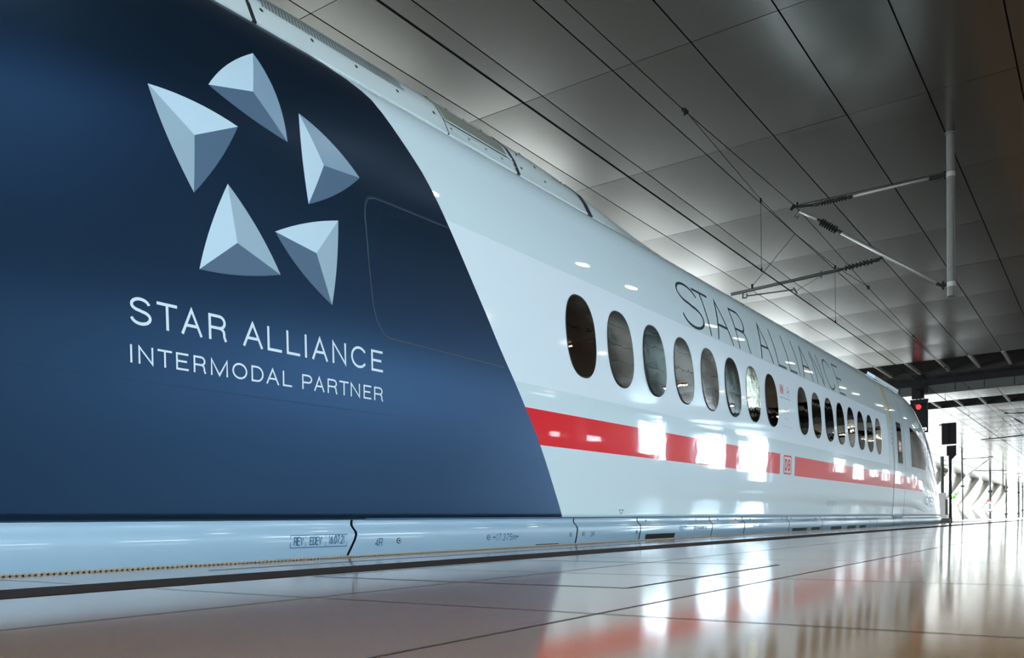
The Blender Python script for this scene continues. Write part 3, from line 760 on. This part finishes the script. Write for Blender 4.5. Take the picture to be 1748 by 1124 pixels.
g = G(); g.box(xe+.004, 60, -60, 400, -1.3, -.93); build('floor_trackbed', g, 'ballast', kind='structure')
g = G(); g.box(12.5, 19.5, -12, 300, -.93, -.2); build('floor_opposite_platform', g, 'floor', kind='structure')
g = G(); g.box(-20.4, -12.2, 92, 330, -.95, -.19); build('floor_outer_platform', g, 'floor', kind='structure')
g = G(); g.box(-70, -20.4, -60, 400, -.93, -.5); build('floor_outside', g, 'conc', kind='structure')
for x, lab in ((-4.05, 'near steel rail of the track in front of the train nose'), (-5.49, 'far steel rail of the track in front of the train nose')):
    g = G(); g.box(x-.035, x+.035, 25.8, 380, -.82, -.78); g.box(x-.01, x+.01, 25.8, 380, -.9, -.82); g.box(x-.07, x+.07, 25.8, 380, -.93, -.9)
    build('rail', g, 'steel', label=lab, category='rail')

# ------------------------------------------------------------------ ceiling
HC = 6.7
g = G(); 
def kx(k): return -(2.363+1.218*k)
def jy(j): return 11.73+3.62*j
K0, K1, J0, J1 = -19, 15, -6, 62
for j in range(J0, J1):
    if j in (8, 12): continue
    for k in range(K0, K1):
        x0, x1 = kx(k)-.011, kx(k+1)+.011; y0, y1 = jy(j)+.006, jy(j+1)-.006
        n = len(g.v); nu, nv = 2, 6
        amp = .011+.006*random.random(); tx = random.uniform(-.0012, .0012)
        for a in range(nv+1):
            for b in range(nu+1):
                u, v = b/nu, a/nv
                g.v.append((x0+(x1-x0)*u, y0+(y1-y0)*v, HC-amp*4*v*(1-v)*(.4+2.4*u*(1-u))+tx*(v-.5)*2))
        for a in range(nv):
            for b in range(nu):
                q = n+a*(nu+1)+b; g.f.append((q, q+1, q+nu+2, q+nu+1)); g.m.append(0)
ceil = build('ceiling', g, 'ceil', kind='structure', smooth=True)
g = G(); g.box(kx(K1), kx(K0), jy(J0), jy(8), HC+.06, HC+.3); g.box(kx(K1), kx(K0), jy(9), jy(12), HC+.06, HC+.3); g.box(kx(K1), kx(K0), jy(13), jy(J1), HC+.06, HC+.3)
g.box(kx(K1), kx(K0), jy(8), jy(9), HC+1.1, HC+1.3); g.box(kx(K1), kx(K0), jy(12), jy(13), HC+1.1, HC+1.3)
for j in (8, 9, 12, 13): g.box(kx(K1), kx(K0), jy(j)-.03, jy(j)+.03, HC+.012, HC+1.2)
child('ceiling_void', g, 'ceil_dark', ceil, kind='structure')
g = G()
for j in (8, 12):
    for k in range(K0, K1): g.box(kx(k)-.05, kx(k)+.05, jy(j), jy(j+1), HC-.01, HC+.12)
child('ceiling_ribs', g, 'rib', ceil, kind='structure')
# cross beam
g = G(); g.box(kx(K1), kx(K0), 46.2, 46.7, 6.05, 6.42, 0); g.box(kx(K1), kx(K0), 46.1, 46.8, 6.42, 6.70, 1)
for k in range(K0, K1): g.box(kx(k)-.02, kx(k)+.02, 46.19, 46.22, 6.06, 6.41, 1)
beam = build('ceiling_beam', g, ['dark_alu', 'black'], kind='structure')

# ------------------------------------------------------------------ side walls
g = G()
_r = random.Random(5)
OPEN = [(4.1, 5.6, 2.6, 3.8), (8.2, 9.6, 2.5, 3.7), (12.3, 14.3, 2.5, 3.8), (16.4, 19.4, 2.3, 4.2), (22.5, 27, 2.6, 6.2), (27.7, 32.5, 2.6, 6.2), (42.5, 44.5, 3.2, 3.7), (46.5, 49.5, 3.2, 3.8),
        (54, 58.8, 2.6, 5.9), (63.8, 68.4, 2.2, 5.6), (72.6, 79, 1.8, 5.9)]+[(104+9*i+_r.uniform(0, 1.5), 109+9*i+_r.uniform(0, 3.2), _r.uniform(3.0, 4.2), _r.uniform(5.2, 6.5)) for i in range(20)]
y = -6.0
for a, b, z0, z1 in OPEN:
    g.box(20, 20.6, y, a, -1, HC); g.box(20, 20.6, a, b, -1, z0); g.box(20, 20.6, a, b, z1, HC); y = b
g.box(20, 20.6, y, 300, -1, HC)
wallr = build('wall_right', g, 'brown', kind='structure')
g = G()
for i in range(4): g.box(19.9, 20.0, 22.5+i*5, 26.3+i*5, .3, 3.2, 0)
child('wall_panels', g, 'brownL', wallr, kind='structure')
for i, y in enumerate((27, 38, 49, 60)):
    g = G(); g.tube([(15.5, y, -.2), (15.5, y, HC)], .32, 20)
    build('round_pillar', g, 'cab', smooth=True, label='round grey pillar on the opposite platform', category='pillar', group='pillars on the opposite platform')
def slant_column(yb, side, lab):
    x0 = -21.5 if side < 0 else 20.5; x1 = -18.9 if side < 0 else 18.3
    o = root('slanted_column', (x0, yb, -.95), lab, 'column', 'slanted concrete columns along the open side of the hall')
    gm = G(); pts = [Vector((x0, yb, 1.65)), Vector((x0+(x1-x0)*.5, yb+4.2, 4.2)), Vector((x1, yb+8.2, 6.75))]
    gm.tube(pts, [.5, .7, .6], 16); child('shaft', gm, 'conc', o, smooth=True)
    gm = G(); s = 1 if side < 0 else -1
    gm.add([(x0-.9, yb-.8, 1.7), (x0+.9, yb-.8, 1.7), (x0+.9, yb+.8, 1.7), (x0-.9, yb+.8, 1.7),
            (x0-1.5, yb-6.5, -.95), (x0+2.5, yb-6.5, -.95), (x0+2.5, yb+6.5, -.95), (x0-1.5, yb+6.5, -.95)],
           [(0, 1, 2, 3), (4, 5, 6, 7), (0, 1, 5, 4), (1, 2, 6, 5), (2, 3, 7, 6), (3, 0, 4, 7)])
    child('footing', gm, 'conc', o)
LCL = {0: 'slanted concrete column behind the dark signal pole', 1: 'slanted concrete column just left of the slim mast with the sign', 2: 'slanted concrete column rising behind the mast with the sign', 3: 'faint slanted concrete column right of the mast with the sign'}
for n in range(-9, 7):
    slant_column(160.6+17.5*n, -1, LCL.get(n, 'pale slanted concrete column at the open left side of the hall'))

# ------------------------------------------------------------------ ceiling lamps
lamp_n = 0
def lamp(x, y, m, r=.16, lab=''):
    o = root('ceiling_lamp', (x, y, HC-.02), lab, 'lamp', 'round downlights in the ceiling over the platform')
    gm = G(); gm.tube([(x, y, HC-.01), (x, y, HC-.06)], r+.02, 20); child('housing', gm, 'alu', o)
    gm = G(); gm.tube([(x, y, HC-.055), (x, y, HC-.075)], r, 20); child('diffuser', gm, m, o)
for i in range(-2, 8):
    for dy in (0, 1.95): lamp(-.5, 14.2+6.3*i+dy, 'lamp', .17, 'round downlight in the near ceiling row over the platform')
for i in range(-3, 8):
    for dy in (0, 2.2): lamp(6.3, 16.4+6.3*i+dy, 'lamp', .17, 'round downlight in the second ceiling row over the platform')
for i in range(3): lamp(17, 26+12*i, 'lampC', .3, 'amber downlight over the opposite platform')

o = root('added_glow_panel', (3.9, 5.6, HC-.02), 'added cool glow panel, out of view above the platform right of the camera', 'lamp')
gm = G(); gm.box(2.6, 5.2, 4.7, 6.5, HC-.08, HC-.01); child('housing', gm, 'alu', o)
gm = G(); gm.box(2.66, 5.14, 4.76, 6.44, HC-.1, HC-.08); child('diffuser', gm, 'glowPanel', o)  # unseen panel added to cast a bluish glow on the navy film

# ------------------------------------------------------------------ overhead line
def wire(name, pts, r, lab, cat, m='copper', grp=None):
    gm = G(); gm.tube(pts, r, 6); return build(name, gm, m, label=lab, category=cat, group=grp)
wire('contact_wire', [(-4.96, -8, 4.40), (-4.96, 17.15, 4.37), (-4.96, 60, 4.33), (-4.96, 320, 4.33)], .0105, 'lowest thick contact wire running above the train roof', 'wire')
MP = [(-8, 5.98), (0, 5.83), (6, 5.80), (11.85, 5.86), (17.15, 6.05), (23.2, 5.81), (29.2, 5.62), (38, 5.52), (47, 5.66), (53, 5.82), (58.55, 6.05), (64.6, 5.81), (72, 5.6), (79, 5.52), (90, 5.7), (100, 6.05), (120, 5.5), (141, 6.05), (182, 6.0)]
mw = wire('messenger_wire', [(-4.96, a, b) for a, b in MP], .007, 'thin upper carrying wire sagging between the cantilever arms', 'wire')
gm = G(); gm.tube([(-4.95, 11.85, 5.86), (-4.95, 15.07, 5.57), (-4.95, 17.1, 5.51), (-4.95, 20.0, 5.58), (-4.95, 23.2, 5.81)], .005, 6)
child('stitch_wire', gm, 'copper', mw); gm = G(); gm.tube([(-4.95, 53.3, 5.83), (-4.95, 56.5, 5.57), (-4.95, 60.5, 5.57), (-4.95, 64.6, 5.81)], .005, 6)
child('stitch_wire', gm, 'copper', mw)
def drop(y, z0, z1):
    gm = G(); gm.tube([(-4.95, y, z0), (-4.955, y, z1)], .004, 6)
    gm.tube([(-4.95, y, z0+.02), (-4.95, y, z0-.05)], .018, 8); gm.tube([(-4.955, y, z1+.05), (-4.955, y, z1-.01)], .015, 8)
    child('dropper', gm, 'copper', mw)
for y, a in ((15.07, 5.57), (20.0, 5.58), (29.2, 5.62), (35.5, 5.54), (42, 5.57), (48, 5.68), (56.5, 5.57), (61, 5.57), (69, 5.68), (76, 5.55)): drop(y, a, 4.36)
for y, z in ((11.85, 5.86), (23.2, 5.81)):
    gm = G(); gm.tube([(-4.96, y-.05, z), (-4.95, y+.06, z)], .03, 8); gm.tube([(-4.96, y, z-.05), (-4.96, y+.03, z+.04)], .02, 8); child('clamp', gm, 'black', mw)
wire('contact_wire', [(-9.65, 60, 4.33), (-9.65, 320, 4.33)], .012, 'contact wire of the further track at the far right', 'wire')
wire('messenger_wire', [(-9.65, 60, 5.6), (-9.65, 80, 5.55), (-9.65, 99, 6.05), (-9.65, 120, 5.5), (-9.65, 140.4, 6.05), (-9.65, 200, 5.6)], .009, 'carrying wire of the further track at the far right', 'wire')

def insulator(p, q, r=.055, n=9):
    p, q = Vector(p), Vector(q); gm = G(); pts = []; rs = []
    L = [(0, .030), (.08, .034), (.14, .024)]
    for i in range(n):
        a = .16+.68*i/n; L += [(a, .026), (a+.02, r), (a+.035, r*.9), (a+.05, .028)]
    L += [(.86, .024), (.92, .034), (1, .030)]
    for t, rr in L: pts.append(p+(q-p)*t); rs.append(rr)
    gm.tube(pts, rs, 14); return gm
def cantilever(Y, lab):
    o = root('catenary_cantilever', (-2.29, Y, HC), lab, 'overhead line support', 'cantilevers carrying the overhead line')
    px = -2.29
    gm = G(); gm.tube([(px, Y, HC+.0), (px, Y, 3.89)], .066, 20); gm.tube([(px, Y, HC-.001), (px, Y, HC-.03)], .085, 20)
    gm.disc((px, Y-.068, 3.96), (0, -1, 0), .014, .004, 10); child('hanging_post', gm, 'steel', o, smooth=False)
    for z in (5.985, 4.10):
        gm = G(); gm.tube([(px, Y, z+.035), (px, Y, z-.045)], .072, 20); child('band_clamp', gm, 'alu', o)
    gm = G(); gm.tube([(px-.07, Y, 6.0), (px-.16, Y, 6.0)], .03, 8); gm.tube([(px-.15, Y, 5.99), (px-.34, Y, 5.995)], .036, 10); gm.tube([(px-.1, Y, 5.93), (px-.1, Y, 6.06)], .02, 8)
    child('hinge', gm, 'black', o)
    gm = G(); gm.tube([(px-.33, Y, 5.995), (-3.94, Y, 5.995)], .026, 12); child('top_tube', gm, 'alu', o, smooth=True)
    gm = G(); gm.tube([(px-.3, Y, 6.04), (-4.9, Y, 6.07)], .006, 6); child('stay_wire', gm, 'black', o)
    child('insulator', insulator((-3.92, Y, 5.992), (-4.62, Y, 5.995)), 'ceram', o, smooth=True)
    gm = G(); gm.tube([(-4.60, Y, 5.995), (-5.02, Y, 6.05)], .024, 10); gm.tube([(-4.98, Y, 6.09), (-5.06, Y, 6.0)], .03, 10)
    gm.tube([(-4.93, Y, 6.05), (-4.93, Y, 6.12)], .02, 8); gm.tube([(-4.9, Y, 5.98), (-4.98, Y, 5.86), (-4.94, Y, 5.83), (-4.90, Y, 5.87)], .009, 8)
    child('end_fitting', gm, 'black', o)
    gm = G(); gm.tube([(-4.88, Y, 5.94), (-4.52, Y, 5.68)], .026, 12); gm.tube([(-4.16, Y, 5.40), (-2.52, Y, 4.15)], .030, 12); child('diagonal_tube', gm, 'alu', o, smooth=True)
    child('insulator', insulator((-4.56, Y, 5.71), (-4.12, Y, 5.37), .075, 7), 'ceram', o, smooth=True)
    gm = G(); gm.tube([(-2.53, Y, 4.155), (-2.44, Y, 4.10), (px-.06, Y, 4.10)], .028, 10); gm.tube([(-2.42, Y, 4.17), (-2.42, Y, 4.03)], .02, 8); child('hinge', gm, 'black', o)
    gm = G(); gm.tube([(-3.42, Y, 4.84), (-3.42, Y, 4.78), (-3.50, Y, 4.755)], .022, 8); child('hook', gm, 'black', o)
    child('insulator', insulator((-3.46, Y, 4.757), (-4.22, Y, 4.70), .06, 8), 'ceram', o, smooth=True)
    gm = G(); gm.tube([(-4.2, Y, 4.70), (-6.26, Y, 4.615)], .032, 12); gm.tube([(-4.5, Y, 4.62), (-4.5, Y, 4.75)], .016, 8); child('registration_tube', gm, 'dark_alu', o, smooth=True)
    gm = G(); gm.tube([(-6.02, Y, 4.6), (-6.02, Y, 4.5), (-5.94, Y, 4.5), (-5.94, Y, 4.57)], .02, 8)
    gm.tube([(-5.95, Y, 4.53), (-5.02, Y, 4.49)], .014, 8); gm.tube([(-5.02, Y, 4.52), (-4.96, Y, 4.40)], .02, 8)
    gm.tube([(-4.98, Y, 4.45), (-4.5, Y, 4.66)], .004, 6); child('steady_arm', gm, 'dark_alu', o)
    gm = G(); gm.tube([(-4.95, Y-.1, 5.51), (-5.83, Y, 4.70)], .005, 6); gm.tube([(-5.83, Y, 4.64), (-5.83, Y, 4.74)], .022, 8); child('pull_wire', gm, 'black', o)
    return o
c1 = cantilever(17.15, 'nearest grey cantilever arm hanging on a round post from the ceiling panels')
c2 = copy_tree(c1); c2.location.y += 41.4; c2['label'] = 'smaller second cantilever beyond the dark ceiling bands at the right edge'
c3 = copy_tree(c1); c3.location = (-12.32, 99, HC+ZC); c3.rotation_euler.z = pi; c3['label'] = 'distant mirrored cantilever reaching right from behind the dark signal pole'
c4 = copy_tree(c1); c4.location = (-12.32, 140.4, HC+ZC); c4.rotation_euler.z = pi; c4['label'] = 'most distant mirrored cantilever in the bright end of the hall'

def mast(x, y, r, lab, sign=False, fit=()):
    o = root('line_mast', (x, y, -.95), lab, 'mast', 'slim masts on the further platforms')
    gm = G(); gm.tube([(x, y, -.95), (x, y, HC+.02)], r, 10); child('pole', gm, 'steel', o)
    gm = G()
    for z in fit: gm.box(x-.25, x+.3, y-.25, y-.05, z, z+.35)
    if fit: child('junction_box', gm, 'dark_alu', o)
    if sign:
        gm = G(); gm.box(x-.33, x+.33, y-.3, y-.26, .95, 2.25, 0); gm.box(x-.36, x+.36, y-.29, y-.25, 2.25, 2.4, 1); gm.box(x-.36, x+.36, y-.29, y-.25, .8, .95, 1)
        gm.box(x-.12, x+.12, y-.31, y-.3, 1.2, 2.0, 2)
        child('sign', gm, ['signw', 'signr', 'textG'], o, label='white sign with red top and bottom edges')
mast(-18.09, 145.9, .11, 'thin mast right of the dark signal pole', fit=(4.6,))
mast(-14.28, 144.0, .15, 'dark slim mast carrying a white sign with red edges', True, (3.6,))
mast(-16.76, 197.2, .16, 'thin mast in the bright end, right of the mast with the sign', fit=(4.9, .4))
mast(-15.45, 207.9, .2, 'left mast of the close pair at the right edge', fit=(.5, 4.8))
mast(-15.96, 225.4, .2, 'right mast of the close pair at the right edge', fit=(1.2,))

# ------------------------------------------------------------------ signals
sg = root('hanging_signal', (-7.53, 46.0, 6.05), 'black signal head with red light hanging from the dark cross beam', 'signal')
gm = G(); gm.box(-7.87, -7.34, 45.9, 46.1, 5.80, 6.48); child('upper_indicator', gm, 'black', sg)
gm = G(); gm.tube([(-7.62, 45.88, 6.1), (-7.62, 45.62, 6.0)], [.16, .2], 16); child('upper_hood', gm, 'black', sg)
gm = G(); gm.tube([(-7.66, 46, 5.9), (-7.66, 46, 5.7)], .03, 8); gm.tube([(-7.5, 46, 5.9), (-7.5, 46, 5.7)], .03, 8); child('hanger', gm, 'black', sg)
gm = G(); gm.box(-7.93, -7.18, 45.9, 46.12, 4.42, 5.74); gm.box(-7.95, -7.16, 45.88, 46.14, 5.70, 5.76); child('signal_housing', gm, 'black', sg)
gm = G(); gm.tube([(-7.56, 45.9, 5.40), (-7.56, 45.86, 5.40)], .12, 24); child('red_lens', gm, 'redlamp', sg)
gm = G(); gm.tube([(-7.68, 45.9, 5.50), (-7.68, 45.87, 5.50)], .045, 16); child('red_lens', gm, 'redlamp', sg)
gm = G()
for k in range(9):
    a0 = radians(20+k*15.5); a1 = radians(20+(k+1)*15.5)
    gm.add([(-7.56+.15*cos(a0), 45.9, 5.4+.15*sin(a0)), (-7.56+.15*cos(a1), 45.9, 5.4+.15*sin(a1)), (-7.56+.15*cos(a1), 45.7, 5.4+.15*sin(a1)), (-7.56+.15*cos(a0), 45.7, 5.4+.15*sin(a0))], [(0, 1, 2, 3)])
child('lens_hood', gm, 'black', sg)
gm = G(); gm.box(-7.5, -7.18, 45.9, 46.1, 4.18, 4.25); gm.box(-7.22, -7.18, 45.9, 46.1, 4.2, 4.45); gm.box(-7.6, -7.3, 45.9, 46.1, 4.30, 4.34); child('lower_bracket', gm, 'black', sg)

sp_ = root('signal_post', (-7.28, 53.8, -.93), 'dark pole with two black signal boxes seen from the back, past the train nose', 'signal')
gm = G(); gm.tube([(-7.28, 53.8, -.93), (-7.28, 53.8, 4.0)], .078, 14); child('pole', gm, 'black', sp_)
gm = G(); gm.box(-7.66, -6.97, 53.5, 53.9, 4.12, 5.27); gm.box(-7.32, -7.30, 53.47, 53.5, 4.15, 5.25); gm.box(-7.80, -7.5, 53.6, 53.7, 5.18, 5.23); child('signal_back', gm, 'black', sp_)
gm = G(); gm.box(-7.42, -6.98, 53.55, 53.9, 3.48, 4.02); child('lower_indicator', gm, 'black', sp_)
gm = G(); gm.add([(-7.25, 53.8, 3.2), (-7.25, 53.8, 3.48), (-7.0, 53.8, 3.48), (-7.25, 53.7, 3.2), (-7.25, 53.7, 3.48), (-7.0, 53.7, 3.48)], [(0, 1, 2), (3, 5, 4), (0, 2, 5, 3), (0, 3, 4, 1), (1, 4, 5, 2)]); child('bracket', gm, 'black', sp_)

cb = root('equipment_cabinet', (-7.05, 49.5, -.93), 'narrow pale grey cabinet with a grey post on top beside the train nose', 'cabinet')
gm = G(); gm.box(-7.25, -6.92, 49.4, 49.75, .02, 1.33); gm.box(-7.25, -7.05, 49.38, 49.4, 1.1, 1.2); child('cabinet_body', gm, 'cab', cb)
gm = G(); gm.box(-6.92, -6.83, 49.5, 49.7, .2, 1.0); child('side_box', gm, 'steel', cb)
gm = G(); gm.box(-7.30, -6.72, 49.3, 49.85, -.93, .02); child('dark_base', gm, 'dark_alu', cb)
gm = G(); gm.tube([(-7.08, 49.6, 1.33), (-7.08, 49.6, 3.2)], .085, 10); child('post', gm, 'dark_alu', cb)
gm = G(); gm.tube([(-7.0, 49.6, 2.4), (-6.82, 49.6, 2.4), (-6.82, 49.6, 2.75), (-7.0, 49.6, 2.75)], .025, 6)
for z in (1.9, 2.2, 3.0): gm.tube([(-7.08, 49.6, z), (-6.9, 49.6, z)], .02, 6)
child('handle', gm, 'black', cb)

# ------------------------------------------------------------------ trees outside
def tree(x, y, z, h, r, m, lab, seed):
    rnd = random.Random(seed); o = root('tree', (x, y, -.95), lab, 'tree')
    gm = G(); gm.tube([(x, y, -.95), (x+.1, y, z)], [.18, .1], 8); child('trunk', gm, 'bark', o)
    gm = G()
    for i in range(420):
        a = rnd.uniform(0, 2*pi); b = math.acos(rnd.uniform(-1, 1)); q = r*rnd.uniform(.3, 1)**.5
        c = Vector((x+q*sin(b)*cos(a), y+q*sin(b)*sin(a), z+h*.5*cos(b)*q/r)); s = .28
        u = Vector((rnd.uniform(-1, 1), rnd.uniform(-1, 1), rnd.uniform(-1, 1))).normalized()*s; v = u.cross(Vector((rnd.uniform(-1, 1), .3, 1))).normalized()*s*.6
        gm.add([c-u, c+v, c+u, c-v], [(0, 1, 2, 3)])
    child('foliage', gm, m, o)
tree(-27.5, 215, 4.7, 2.6, 1.3, 'leaf', 'small green tree outside, seen between two slanted columns', 1)
tree(-22.6, 258, 5.2, 3.4, 1.5, 'leaf2', 'yellow-green tree outside, right of the mast with the sign', 2)
tree(-24.5, 243, 4.0, 1.5, .9, 'leaf', 'small dark green bush outside, left of the mast with the sign', 3)

for o in bpy.data.objects:
    if '_o' in o: del o['_o']
